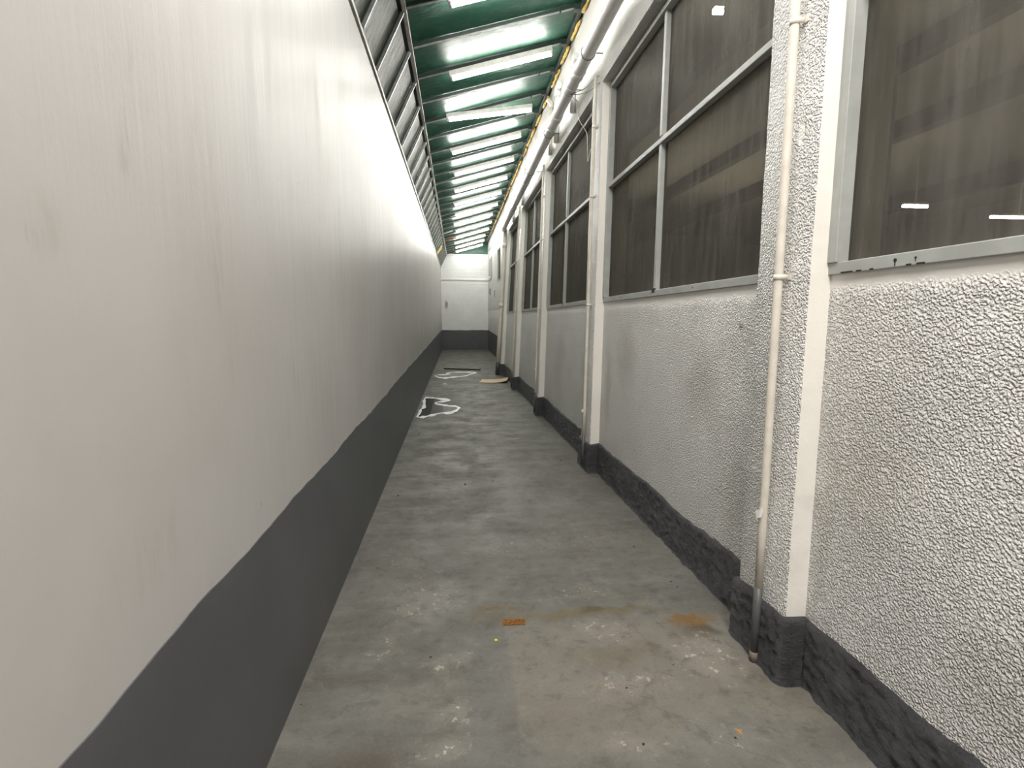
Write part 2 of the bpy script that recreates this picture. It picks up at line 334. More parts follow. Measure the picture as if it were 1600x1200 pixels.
# ------------------------------------------------------------------ mesh helpers
class MB:
    def __init__(s): s.v, s.f, s.m, s.sm = [], [], [], []
    def face(s, pts, m=0, smooth=False):
        i = len(s.v); s.v += [Vector(q) for q in pts]; s.f.append(tuple(range(i, i + len(pts)))); s.m.append(m); s.sm.append(smooth); return s
    def hexa(s, c, m=0):
        """eight corners: bottom ring 0-3, top ring 4-7"""
        i = len(s.v); s.v += [Vector(q) for q in c]
        for f in ((0, 3, 2, 1), (4, 5, 6, 7), (0, 1, 5, 4), (1, 2, 6, 5), (2, 3, 7, 6), (3, 0, 4, 7)):
            s.f.append(tuple(i + k for k in f)); s.m.append(m); s.sm.append(False)
        return s
    def box(s, x0, x1, y0, y1, z0, z1, m=0):
        return s.hexa([(x0, y0, z0), (x1, y0, z0), (x1, y1, z0), (x0, y1, z0), (x0, y0, z1), (x1, y0, z1), (x1, y1, z1), (x0, y1, z1)], m)
    def grid(s, rows, m=0, smooth=True, mats=None):
        i = len(s.v); n = len(rows[0])
        for r in rows: s.v += [Vector(q) for q in r]
        for a in range(len(rows) - 1):
            for b in range(n - 1):
                s.f.append((i + a * n + b, i + a * n + b + 1, i + (a + 1) * n + b + 1, i + (a + 1) * n + b))
                s.m.append(mats[b] if mats else m); s.sm.append(smooth)
        return s
    def tube(s, pts, rad, n=14, m=0, caps=True):
        pts = [Vector(q) for q in pts]
        rads = rad if isinstance(rad, (list, tuple)) else [rad] * len(pts)
        base = len(s.v); u = None
        for k, q in enumerate(pts):
            d = (pts[min(k + 1, len(pts) - 1)] - pts[max(k - 1, 0)]).normalized()
            if u is None:
                u = d.orthogonal().normalized()
            u = (u - d * u.dot(d)).normalized(); v = d.cross(u)
            for a in range(n):
                an = 2 * math.pi * a / n
                s.v.append(q + (u * math.cos(an) + v * math.sin(an)) * rads[k])
        for k in range(len(pts) - 1):
            for a in range(n):
                b = (a + 1) % n
                s.f.append((base + k * n + a, base + k * n + b, base + (k + 1) * n + b, base + (k + 1) * n + a)); s.m.append(m); s.sm.append(True)
        if caps:
            s.f.append(tuple(base + a for a in reversed(range(n)))); s.m.append(m); s.sm.append(False)
            e = base + (len(pts) - 1) * n
            s.f.append(tuple(e + a for a in range(n))); s.m.append(m); s.sm.append(False)
        return s
    def build(s, name, mats, parent=None, local=False, bevel=0.0):
        me = bpy.data.meshes.new(name)
        off = Vector((0, 0, 0))
        if parent is not None and not local:
            q = parent
            while q is not None: off += q.location; q = q.parent
        me.from_pydata([tuple(v - off) for v in s.v], [], s.f)
        if not isinstance(mats, (list, tuple)): mats = [mats]
        for mm in mats: me.materials.append(mm)
        me.polygons.foreach_set('material_index', s.m)
        me.polygons.foreach_set('use_smooth', s.sm)
        me.update()
        o = bpy.data.objects.new(name, me); col.objects.link(o)
        if parent is not None: o.parent = parent
        if bevel:
            b = o.modifiers.new('bevel', 'BEVEL'); b.width = bevel; b.segments = 2; b.limit_method = 'ANGLE'
        return o

def tag(o, label, cat, group=None):
    o['label'] = label; o['category'] = cat
    if group: o['group'] = group
    return o
def struct(o, label=None):
    o['kind'] = 'structure'
    if label: o['label'] = label
    return o
def empty(name, loc, rot=(0, 0, 0)):
    o = bpy.data.objects.new(name, None); col.objects.link(o); o.location = loc; o.rotation_euler = rot
    o.empty_display_size = 0.1
    return o
def copy_tree(o, parent=None):
    c = o.copy(); col.objects.link(c)
    if parent is not None: c.parent = parent
    for ch in o.children: copy_tree(ch, c)
    return c
ORD = ['first', 'second', 'third', 'fourth', 'fifth', 'sixth', 'seventh', 'eighth', 'ninth', 'tenth', 'eleventh', 'twelfth', 'thirteenth', 'fourteenth',
       'fifteenth', 'sixteenth', 'seventeenth', 'eighteenth', 'nineteenth', 'twentieth', 'twenty-first', 'twenty-second', 'twenty-third', 'twenty-fourth',
       'twenty-fifth', 'twenty-sixth', 'twenty-seventh', 'twenty-eighth', 'twenty-ninth']

# the right-hand building stands slightly askew: recess face at depth d=0, pilaster face at d=0.095
def RX(y, z, d): return 1.535 - d - 0.0225 * y + 0.005 * max(y - 2, 0) * max(z, 0)
def W(y, z, d): return Vector((RX(y, z, d), y, z))
def wbox(mb, y0, y1, z0, z1, d0, d1, m=0, z0b=None, z1b=None):
    """box on the right wall between y0..y1, back depth d0, front depth d1; z at y1 may differ"""
    z0b = z0 if z0b is None else z0b; z1b = z1 if z1b is None else z1b
    return mb.hexa([W(y0, z0, d1), W(y0, z0, d0), W(y1, z0b, d0), W(y1, z0b, d1), W(y0, z1, d1), W(y0, z1, d0), W(y1, z1b, d0), W(y1, z1b, d1)], m)
def sill_z(y): return 1.79 - 0.0105 * y
PIL = [(-1.35, -1.0), (2.02, 2.38), (5.18, 5.53), (8.26, 8.50), (11.20, 11.45), (14.05, 14.40)]
HEAD, WALL_TOP, PF = 3.765, 5.0, 0.095
XL, YN, YE = -0.70, -6.0, 24.8
XE = 1.44                                                     # right wall of the last stretch

# ------------------------------------------------------------------ setting
fl = MB(); fl.box(-0.86, 1.8, YN - .1, YE + .15, -0.12, 0.0)
struct(fl.build('floor', M['floor']), 'worn grey concrete corridor floor')

lw = MB(); lw.box(XL - 0.16, XL, YN - .1, YE + .15, 0, 3.70)
struct(lw.build('wall_left', M['left']), 'smooth white painted wall along the left side')
bw = MB(); bw.box(XL, 1.8, YE, YE + .15, 0, roof_z(-.2) - .06)
struct(bw.build('wall_back', M['brick']), 'white painted brick wall closing the far end')
gb = MB()                                                     # green gable sheet over the far wall
gb.hexa([(XL + .1, YE + .02, 4.2), (1.8, YE + .02, 4.2), (1.8, YE + .10, 4.2), (XL + .1, YE + .10, 4.2),
         (XL + .1, YE + .02, 4.26), (1.8, YE + .02, roof_z(1.8)), (1.8, YE + .10, roof_z(1.8)), (XL + .1, YE + .10, 4.26)])
struct(gb.build('trim_1', M['green']), 'green gable sheet above the far white wall')
fw = MB(); fw.box(XL, 1.8, YN - .1, YN, 0, 4.3)
struct(fw.build('wall_front', M['left']), 'wall behind the photographer')

# wavy-edged painted plinths
def plinth(name, pts, z_of, thick, nrm, step=.12):
    """vertical slab along a straight line a->b with a hand-cut upper edge"""
    a, b = Vector(pts[0]), Vector(pts[1]); n = max(2, int((b - a).length / step)); nv = Vector(nrm)
    lo, hi, bk = [], [], []
    for k in range(n + 1):
        q = a.lerp(b, k / n); z = z_of(q, k)
        lo.append(q + nv * thick); hi.append(q + nv * thick + Vector((0, 0, z))); bk.append(q + Vector((0, 0, z)))
    mb = MB(); mb.grid([lo, hi], smooth=False); mb.grid([hi, bk], smooth=False)
    return struct(mb.build(name, M['band']))
def nz(x, s, a, seed=0.0): return a * noise.noise(Vector((x * s, seed, 0.37)))
plinth('baseboard_left', ((XL, YN, 0), (XL, YE, 0)), lambda q, k: .828 + .004 * max(0, q.y - 3) + nz(q.y, 1.5, .016) + nz(q.y, 9, .007, 3), .004, (1, 0, 0), .04)['label'] = 'dark grey painted band along the foot of the left wall'
plinth('baseboard_back', ((XL, YE, 0), (XE, YE, 0)), lambda q, k: .90 + nz(q.x, 3, .02), .005, (0, -1, 0))['label'] = 'dark grey painted band across the far wall'
plinth('baseboard_side', ((XE, 14.4, 0), (XE, YE, 0)), lambda q, k: .80 + .01 * (q.y - 14.4) + nz(q.y, 1, .02), .005, (-1, 0, 0))['label'] = 'dark grey painted band on the last stretch of right wall'

# right wall, one mesh: aprons, head beam, pilasters with trowelled returns
rw = MB()
BK = -0.20
wbox(rw, YN, PIL[0][0], 0, HEAD, BK, 0.0)
for a, b in zip(PIL[:-1], PIL[1:]):
    y0, y1 = a[1], b[0]
    wbox(rw, y0, y1, 0, sill_z(y0), BK, 0.0, 0, None, sill_z(y1))
for y0, y1 in zip((YN, 2.0, 5.4, 8.4, 11.3), (2.0, 5.4, 8.4, 11.3, 14.4)):
    wbox(rw, y0, y1, HEAD, WALL_TOP, BK, PF)
for i, (y0, y1) in enumerate(PIL):
    zs = [HEAD * k / 150 for k in range(151)]
    e = .006
    rows = []
    for z in zs:
        j = lambda s: nz(z, 5, .0035, s + i * 7) + nz(z, 24, .0022, s + 3 + i * 7)
        rows.append([W(y1, z, BK), W(y1 + j(1), z, 0), W(y1 + j(1), z, PF - e), W(y1 - e + j(1), z, PF + j(2) * .5), W((y0 + y1) / 2, z, PF),
                     W(y0 + e + j(4), z, PF + j(5) * .5), W(y0 + j(4), z, PF - e), W(y0 + j(6) * .5, z, 0.0), W(y0, z, BK)])
    rw.grid(rows, 0, True, [1, 1, 0, 0, 0, 0, 1, 1])
# last stretch, set back a little, with two window openings
EW = ((17.6, 19.0, 2.74, 3.86), (21.7, 24.1, 3.06, 4.45))
wbox_t = lambda y0, y1, z0, z1: rw.box(XE, XE + .2, y0, y1, z0, z1)
ys = 14.4
for y0, y1, z0, z1 in EW:
    wbox_t(ys, y0, 0, WALL_TOP); wbox_t(y0, y1, 0, z0); wbox_t(y0, y1, z1, WALL_TOP); ys = y1
wbox_t(ys, YE, 0, WALL_TOP)
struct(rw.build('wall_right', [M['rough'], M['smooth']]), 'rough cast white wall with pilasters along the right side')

# thick rough plinth following the pilasters
contour = []
def add_c(y, d): contour.append((y, d))
y = YN
edges = []
for (a, b) in PIL: edges += [(a, b)]
pts = [(YN, 0.0)]
for a, b in edges: pts += [(a - .014, 0.0), (a - .014, PF + .010), (b + .014, PF + .010), (b + .014, 0.0)]
for (ya, da), (yb, db) in zip(pts[:-1], pts[1:]):
    L = abs(yb - ya) + abs(db - da); n = max(2, int(L / (.012 if ya < 6 else .04)))
    for k in range(n): contour.append((ya + (yb - ya) * k / n, da + (db - da) * k / n))
contour.append(pts[-1])
# outward normals by smoothing the contour a little
def smooth_c(c, it=1):
    for _ in range(it):
        c = [c[0]] + [((c[k - 1][0] + 2 * c[k][0] + c[k + 1][0]) / 4, (c[k - 1][1] + 2 * c[k][1] + c[k + 1][1]) / 4) for k in range(1, len(c) - 1)] + [c[-1]]
    return c
cs = smooth_c(contour)
rows = []
NZ = 26
for r in range(NZ + 2):
    row = []
    for k, (yy, dd) in enumerate(cs):
        a, b = cs[max(0, k - 1)], cs[min(len(cs) - 1, k + 1)]
        tx, td = b[0] - a[0], b[1] - a[1]; ln = math.hypot(tx, td) or 1
        ny, nd = -td / ln, tx / ln                            # outward: towards larger d when running along +y
        H = .300 + .025 * noise.noise(Vector((yy * 1.7, dd * 6, 5.1))) + .012 * noise.noise(Vector((yy * 9, dd * 9, 2.2)))
        if r <= NZ:
            z = H * r / NZ
            th = .017 + .008 * noise.noise(Vector((yy * 7, z * 7, 1.3 + dd * 9))) + .006 * noise.noise(Vector((yy * 22, z * 30, 8 + dd * 20))) + .0045 * noise.noise(Vector((yy * 46 + dd * 40, z * 62, 4.4))) + .003 * noise.noise(Vector((yy * 90, z * 110, dd * 90)))
            if r == NZ: th *= .72
            if r == 0: th += .010 + .012 * noise.noise(Vector((yy * 12, 3.3, dd * 9)))
        else:
            z = H + .004; th = -.012
        oy = yy + ny * th; od = dd + nd * th
        row.append(W(oy, max(z, 0), od))
    rows.append(row)
pl = MB(); pl.grid(rows[::-1], 0, True)
struct(pl.build('baseboard_right', M['plinth']), 'thick rough dark grey plinth along the foot of the right wall')

# roof: green sheets, left side cladding, left edge rail
rf = MB()
rf.hexa([(FOLD[0] - .03, YN, FOLD[1] - .0075), (1.75, YN, roof_z(1.75)), (1.75, YE + .15, roof_z(1.75)), (FOLD[0] - .03, YE + .15, FOLD[1] - .0075),
         (FOLD[0] - .03, YN, FOLD[1] + .03), (1.75, YN, roof_z(1.75) + .03), (1.75, YE + .15, roof_z(1.75) + .03), (FOLD[0] - .03, YE + .15, FOLD[1] + .03)])
struct(rf.build('ceiling', M['green']), 'sloping green gloss sheet roof')
BOT = (-0.72, 3.76)
sd = MB()
sd.hexa([(BOT[0], YN, BOT[1]), (BOT[0], YE + .15, BOT[1]), (BOT[0] - .03, YE + .15, BOT[1]), (BOT[0] - .03, YN, BOT[1]),
         (FOLD[0] - .01, YN, FOLD[1]), (FOLD[0] - .01, YE + .15, FOLD[1]), (FOLD[0] - .04, YE + .15, FOLD[1]), (FOLD[0] - .04, YN, FOLD[1])])
struct(sd.build('wall_upper', M['side']), 'steep grimy grey-green cladding above the left wall')
cp = MB(); cp.box(XL - .16, XL - .012, YN, YE, 3.70, 3.735)  # solid black strip puts the shade of the gap into colour
struct(cp.build('trim_2', M['black']), 'black strip as shadow gap along the top of the left wall')
rl = MB(); rl.box(XL - .06, XL + .012, YN, YE, 3.735, 3.775)
struct(rl.build('trim_3', M['rail'], bevel=.004), 'pale rail along the top of the left wall')

# ------------------------------------------------------------------ roof steel
pu = MB(); pu.box(FOLD[0] - .012, FOLD[0] + .022, YN, YE, FOLD[1] - .06, FOLD[1] - .01)
pu.box(FOLD[0] - .045, FOLD[0] - .012, YN, YE, FOLD[1] - .075, FOLD[1] - .025, 1)  # pale right half, black left half
tag(pu.build('roof_purlin', [M['rail'], M['black']]), 'long steel purlin along the fold between green roof and left cladding', 'beam')
ea = MB()
xe = 1.345
ea.box(xe - .025, xe + .02, YN, YE, roof_z(xe) - .045, roof_z(xe) - .008)
tag(ea.build('edge_angle', M['dark']), 'dark steel angle along the right edge of the green roof', 'beam')

NJ = 27
def joist_mesh():
    mb = MB(); x0, x1 = FOLD[0] + .022, 1.32
    z = lambda x: roof_z(x) - roof_z(0)
    for mi, (w_, a, b) in enumerate(((.008, -.044, -.004), (.015, -.050, -.043))):
        mb.hexa([(x0, -w_, z(x0) + a), (x1, -w_, z(x1) + a), (x1, w_, z(x1) + a), (x0, w_, z(x0) + a),
                 (x0, -w_, z(x0) + b), (x1, -w_, z(x1) + b), (x1, w_, z(x1) + b), (x0, w_, z(x0) + b)], mi)
    return mb
def cleat_mesh():
    mb = MB(); z = roof_z(1.285) - roof_z(0)
    mb.box(1.25, 1.32, -.035, .035, z - .075, z - .015)
    return mb
def clip_mesh():
    mb = MB(); z = roof_z(1.1) - roof_z(0); mb.box(1.10, 1.115, -.026, .026, z - .064, z - .02)
    return mb
proto = None
for k in range(NJ + 1):
    yy = Y0 + BAY * k
    if proto is None:
        o = empty('roof_joist', (0, yy, roof_z(0)))
        joist_mesh().build('bar', [M['dark'], M['joist']], o, True); cleat_mesh().build('end_cleat', M['dark'], o, True); clip_mesh().build('sheet_clip', M['dark'], o, True)
        proto = o
    else:
        o = copy_tree(proto); o.location = (0, yy, roof_z(0))
    if k == 21:
        for ch in o.children:
            if ch.name.startswith('bar'):
                ch.data = ch.data.copy(); ch.data.materials[0] = ch.data.materials[1] = M['rusty']
    what = 'carrying a lit tube' if k % 2 == 0 else 'bare between two lit tubes'
    tag(o, f'{ORD[k]} steel joist across the green roof from the near end, ' + ('rust brown' if k == 21 else what), 'beam', 'joists under the green roof')

# glazing bars on the left cladding
proto = None
def bar_mesh():
    mb = MB(); d = Vector((FOLD[0] - BOT[0], 0, FOLD[1] - BOT[1])); L = d.length; d.normalize(); n = Vector((d.z, 0, -d.x))
    def b(y0, y1, h0, h1, m):
        q = lambda s_, y_, h_: d * s_ + n * h_ + Vector((0, y_, 0))
        mb.hexa([q(.03, y0, h0), q(.03, y0, h1), q(.03, y1, h1), q(.03, y1, h0), q(L - .07, y0, h0), q(L - .07, y0, h1), q(L - .07, y1, h1), q(L - .07, y1, h0)], m)
    b(-.028, .028, .004, .014, 1); b(-.010, .012, .010, .040, 0)
    return mb
for k in range(-1, NJ + 1):
    yy = Y0 + BAY * k
    if proto is None:
        o = bar_mesh().build('glazing_bar', [M['joist'], M['dark']]); proto = o
    else:
        o = proto.copy(); col.objects.link(o)
    o.location = (BOT[0], yy, BOT[1])
    tag(o, f'{ORD[k + 1]} slanting grey bar on the cladding above the left wall, from the near end', 'bar', 'bars on the left cladding')

# yellow foam squeezed out along the roof edge
fo = MB()
yy = 4.3
while yy < 22:
    L = R.uniform(.35, .62); n = 12
    pts = []; rr = []
    for k in range(n + 1):
        y_ = yy + L * k / n
        x_ = 1.372
        pts.append((min(x_, RX(y_, 4.7, PF) - .008 if y_ < 14.4 else XE - .02) + R.uniform(-.006, .004), y_, roof_z(1.38) - .070 + R.uniform(-.010, .008)))
        rr.append(R.uniform(.010, .026) * (0.4 if k in (0, n) else 1))
    fo.tube(pts, rr, 7)
    yy += L + R.choice((.05, .12, .3))
f_ = fo.build('sealing_foam', M['foam']); f_['kind'] = 'stuff'
tag(f_, 'yellow sealing foam bead squeezed out along the right roof edge', 'foam')

# ------------------------------------------------------------------ fluorescent lamps
def make_lamp():
    root = empty('fluorescent_lamp', (0, 0, 0))
    h = MB(); L = .625
    h.hexa([(-L, -.022, -.056), (L, -.022, -.056), (L, .022, -.056), (-L, .022, -.056), (-L, -.034, 0), (L, -.034, 0), (L, .034, 0), (-L, .034, 0)])
    h.build('housing', M['housing'], root, True, .004)
    for s_ in (-1, 1):
        e = MB(); x = s_ * .605
        e.box(x - .011, x + .011, -.016, .016, -.104, -.054)
        e.build('end_socket', M['socket'], root, True, .003)
    tb = MB(); tb.tube([(-.594, 0, -.084), (.594, 0, -.084)], .019, 16)
    tb.build('tube', M['tube'], root, True)
    return root
lamp0 = make_lamp()
lamps = list(range(0, NJ + 1, 2))
for i, k in enumerate(lamps):
    o = lamp0 if i == 0 else copy_tree(lamp0)
    xo = .54 + (0 if i < 2 else R.uniform(-.05, .04)); yaw = 0 if i < 3 else R.uniform(-.02, .02)
    o.location = (xo, Y0 + BAY * k - (.05 if i == 0 else 0), roof_z(xo) - .050)
    o.rotation_euler = (0, TILT, yaw)
    lab = f'{ORD[i]} lit tube lamp under the green roof, counted from the near end'
    if i == 0: lab = 'nearest lit tube lamp, cut off by the top edge of the photo'
    if i == 1: lab = 'large lit tube lamp in beige housing, nearest one seen whole under the green roof'
    if i == 2:
        o.location = (.50, Y0 + BAY * k, 4.525); o.rotation_euler = (0, -math.atan(.155), .03)
        lab = 'crooked lit tube lamp with its right end hanging loose below the joist'
    tag(o, lab, 'lamp', 'lit tubes under the green roof')

# ------------------------------------------------------------------ windows
def fbar(name, parent, y0, y1, z0, z1, d0, d1, z0b=None, z1b=None, mat='frame', bevel=.003):
    mb = MB(); wbox(mb, y0, y1, z0, z1, d0, d1, 0, z0b, z1b)
    return mb.build(name, M[mat], parent, False, bevel)
def hole(parent, y, z, d, r=.008, drip=True):
    mb = MB(); q = W(y, z, d)
    mb.tube([q + Vector((.004, 0, 0)), q + Vector((-.0015, 0, 0))], r, 10)
    if drip: mb.box(q.x - .001, q.x + .003, y - r * .25, y + r * .25, z - r * 3, z)
    return mb.build('bolt_hole', M['black'], parent)
WD = ['nearest window, dark dusty pane at the right edge of the photo', 'large four-pane dusty window between the first two conduit pilasters',
      'third dusty four-pane window along the right wall, with a loose wire inside', 'fourth dusty window along the right wall', 'fifth narrow-looking window before the thick downpipe']
mulls = (0.5, 3.88, 7.10, 10.05, 12.78)
for i, (a, b) in enumerate(zip(PIL[:-1], PIL[1:])):
    y0, y1 = a[1], b[0]; ym = mulls[i]; fwid = .048; ht = HEAD - .03
    s0, s1 = sill_z(y0), sill_z(y1)
    root = empty(f'window_{i + 1}', W(y0, s0, 0)); struct(root, WD[i])
    sl = (s1 - s0) / (y1 - y0); sz = lambda y_: s0 + sl * (y_ - y0)
    bot = fbar('bottom_rail', root, y0, y1, s0 - .012, s0 + .034, -.06, .014, s1 - .012, s1 + .034)
    fbar('side_jamb', root, y1 - fwid, y1, s1 + .034, ht, -.06, .022)
    fbar('side_jamb', root, y0, y0 + fwid, s0 + .034, ht, -.06, .022)
    fbar('top_rail', root, y0, y1, ht - .035, ht, -.06, .022)
    fb = MB(); wbox(fb, y0, y1, ht, HEAD, -.09, -.03); fb.build('head_shade', M['black'], root)  # black strip stands in for the shade under the head beam
    tz0, tz1 = 2.84, 2.80
    fbar('transom', root, y0 + fwid, y1 - fwid, tz0, tz0 + .036, -.055, .012, tz1, tz1 + .036)
    fbar('mullion', root, ym - .020, ym + .020, sz(ym) + .034, tz0 - .002, -.05, .004)
    fbar('mullion', root, ym - .020, ym + .020, tz0 + .034, ht - .035, -.05, .004)
    for (pa, pb) in ((y0 + fwid, ym - .02), (ym + .02, y1 - fwid)):
        for up in (0, 1):
            mb = MB()
            if up: wbox(mb, pa, pb, tz0 + .02, ht - .03, -.036, -.030)
            else: wbox(mb, pa, pb, sz(pa) + .03, tz0 + .01, -.036, -.030, 0, sz(pb) + .03, tz1 + .01)
            mb.build('glass_pane', M['glass'], root)
    if i == 0:
        hole(root, y1 - .036, 2.31, .010, .0085)
        for yy, rr in ((1.70, .0065), (1.62, .004)): hole(bot, yy, sz(yy) + .012, .014, rr)
        ch = MB()
        for yy, ln in ((1.60, .015), (1.645, .010), (1.86, .012), (1.92, .03), (1.80, .008)):
            q = W(yy, sz(yy) - .011, .0145); ch.box(q.x - .001, q.x + .004, yy - ln, yy + ln, q.z, q.z + .006)
        ch.build('paint_chip', M['black'], bot)
    else:
        hole(root, y1 - .016, 2.36, .010, .008, False)
        for fr in (.3, .55, .8):
            yy = y0 + (y1 - y0) * fr; hole(bot, yy, sz(yy) + .012, .014, .005, False)
        g = MB(); q = W(ym, sz(ym) + .034, .014); g.box(q.x - .002, q.x + .01, ym - .035, ym + .02, q.z - .02, q.z + .012); g.build('grime_spot', M['black'], bot)

# far-end small windows
for n_, (y0, y1, z0, z1) in enumerate(EW):
    root = empty(f'window_{6 + n_}', (XE, y0, z0))
    struct(root, ('narrow dark window beyond the thick downpipe', 'far small window beside the end wall, its upper pane covered in white')[n_])
    for nm, q in (('side_jamb', (y0, y0 + .05, z0, z1)), ('side_jamb', (y1 - .05, y1, z0, z1)), ('bottom_rail', (y0 + .05, y1 - .05, z0, z0 + .05)), ('top_rail', (y0 + .05, y1 - .05, z1 - .05, z1))):
        mb = MB(); mb.box(XE - .012, XE + .06, *q); mb.build(nm, M['frame'], root)
    mid = z1 - .01 if n_ == 0 else 4.02
    mb = MB(); mb.box(XE + .03, XE + .036, y0 + .04, y1 - .04, z0 + .04, mid); mb.build('glass_pane', M['frost' if n_ else 'glass'], root)
    if n_:
        mb = MB(); mb.box(XE + .02, XE + .03, y0 + .04, y1 - .04, mid, z1 - .04); mb.build('cover_sheet', M['paper'], root)['label'] = 'white cover over the upper pane'

# ------------------------------------------------------------------ the dim hall behind the windows
hl = MB()
HX0, HX1, HY0, HY1, HT = 1.80, 19.0, -4.0, 26.0, 5.5
hl.box(HX0, HX1, HY0, HY1, HT, HT + .1); struct(hl.build('ceiling_hall', M['hall']), 'pale sheeting over the dim hall seen through the windows')
for nm, q in (('wall_hall_far', (HX1, HX1 + .1, HY0, HY1, 0, HT)), ('wall_hall_near', (HX0, HX1, HY0 - .1, HY0, 0, HT)), ('wall_hall_end', (HX0, HX1, HY1, HY1 + .1, 0, HT)), ('floor_hall', (HX0, HX1, HY0, HY1, -.12, 0))):
    mb = MB(); mb.box(*q); struct(mb.build(nm, M['hall']))
for n_, (x, dp, wd, lb) in enumerate(((3.9, .22, .16, 'dark hall beam nearest the glass'), (6.6, .30, .22, 'dark hall beam high in the nearest window'),
                                      (9.05, .34, .28, 'broad dark hall beam across the middle of the nearest window'),
                                      (14.6, .45, .40, 'dark hall beam low in the nearest window'))):
    mb = MB(); mb.box(x - wd / 2, x + wd / 2, HY0, HY1, HT - dp, HT); tag(mb.build('hall_beam', M['hallbeam']), lb, 'beam', 'beams in the hall')
mb = MB(); mb.box(6.7, 7.05, 8.35, 8.75, 0, HT); tag(mb.build('hall_column', M['hallbeam']), 'dark upright column behind the nearest window pane', 'column')
for (x0, x1, y, z, lb) in ((10.73, 11.37, 12.22, 4.2, 'small lit hall lamp seen low through the nearest pane, left one'), (14.25, 15.9, 13.3, 4.2, 'lit hall lamp at the right edge of the nearest pane'),
                           (3.10, 3.22, 6.60, 5.2, 'bright spot of a hall lamp in the large window')):
    root = empty('hall_lamp', ((x0 + x1) / 2, y, z))
    mb = MB(); mb.tube([(x0, y, z), (x1, y, z)], .035 if x1 - x0 > .3 else .028, 10); mb.build('tube', M['halltube'], root)
    mb = MB(); mb.box(x0, x1, y - .05, y + .05, z + .04, z + .09); mb.box((x0 + x1) / 2 - .01, (x0 + x1) / 2 + .01, y - .01, y + .01, z + .09, HT); mb.build('housing', M['housing'], root)
    tag(root, lb, 'lamp', 'lamps in the hall')

# ------------------------------------------------------------------ pipes on the right wall
def arc(c, a, b, n=6):
    """quarter bend centred on c from direction a to direction b (both Vectors of bend radius)"""
    return [c + a * math.cos(math.pi / 2 * k / n) + b * math.sin(math.pi / 2 * k / n) for k in range(n + 1)]
# horizontal drain pipe with collars, ties
mp = empty('drain_pipe', W(2.0, 4.12, .19))
def mpz(y): return 4.02 if y < 6 else 4.02 - .0300 * (y - 6)
def MPW(y): return W(y, mpz(y), .236)
mb = MB(); ysq = [2.0, 4, 5, 6, 7, 8, 9, 10, 11, 12, 13, 14.0]
pts = [MPW(y_) for y_ in ysq]
mb.tube(pts, .064, 18); mb.build('pipe', M['pvc'], mp)
for y_ in (5.62, 5.95, 6.75, 7.12, 9.6, 12.0):
    mb = MB(); q0, q1 = MPW(y_ - .07), MPW(y_ + .07)
    mb.tube([q0, q0.lerp(q1, .05), q0.lerp(q1, .12), q0.lerp(q1, .88), q0.lerp(q1, .95), q1], [.065, .073, .071, .071, .073, .065], 18)
    mb.build('collar', M['pvc'], mp)
for y_ in (5.2, 6.02, 7.3, 9.0, 11.6, 13.6):
    mb = MB(); q = MPW(y_)
    ring = [q + Vector((math.cos(a) * .067, 0, math.sin(a) * .067)) for a in [2 * math.pi * k / 20 for k in range(21)]]
    mb.tube(ring, .005, 6, 0, False)
    mb.tube([q + Vector((.062, 0, 0)), Vector((RX(y_, q.z, PF) + .004, y_, q.z))], .006, 8)
    mb.build('bracket', M['wire'], mp)
tag(mp, 'long fat white drain pipe running below the roof along the right wall', 'pipe')
# thick downpipe at the last pilaster
dp = empty('downpipe', W(14.22, 0, .17))
top = MPW(14.0)
ax = W(14.22, 0, .155)
zt = top.z
c0 = Vector((ax.x, 14.05, zt - .12))
pts = [top + Vector((0, -.02, 0))] + [Vector((RX(14.2, zt, .17), 14.1, zt - .01)), Vector((RX(14.2, zt - .1, .16), 14.18, zt - .06)), Vector((RX(14.2, zt - .2, .155), 14.22, zt - .16))]
for z in (3.2, 2.5, 1.7, 1.0, .33): pts.append(W(14.22, z, .155))
mb = MB(); mb.tube(pts, .055, 16); mb.build('pipe', M['cream'], dp)
mb = MB(); mb.tube([W(14.22, z, .155) for z in (.34, .2, 0.0)], .056, 16); mb.build('foot', M['pipegrey'], dp)['label'] = 'dark grey painted foot of the pipe'
for z in (3.4, 1.85):
    mb = MB(); mb.tube([W(14.22, z - .06, .155), W(14.22, z + .06, .155)], .062, 16); mb.build('collar', M['cream'], dp)
tag(dp, 'thick cream downpipe on the last pilaster at the end of the drain pipe', 'pipe')

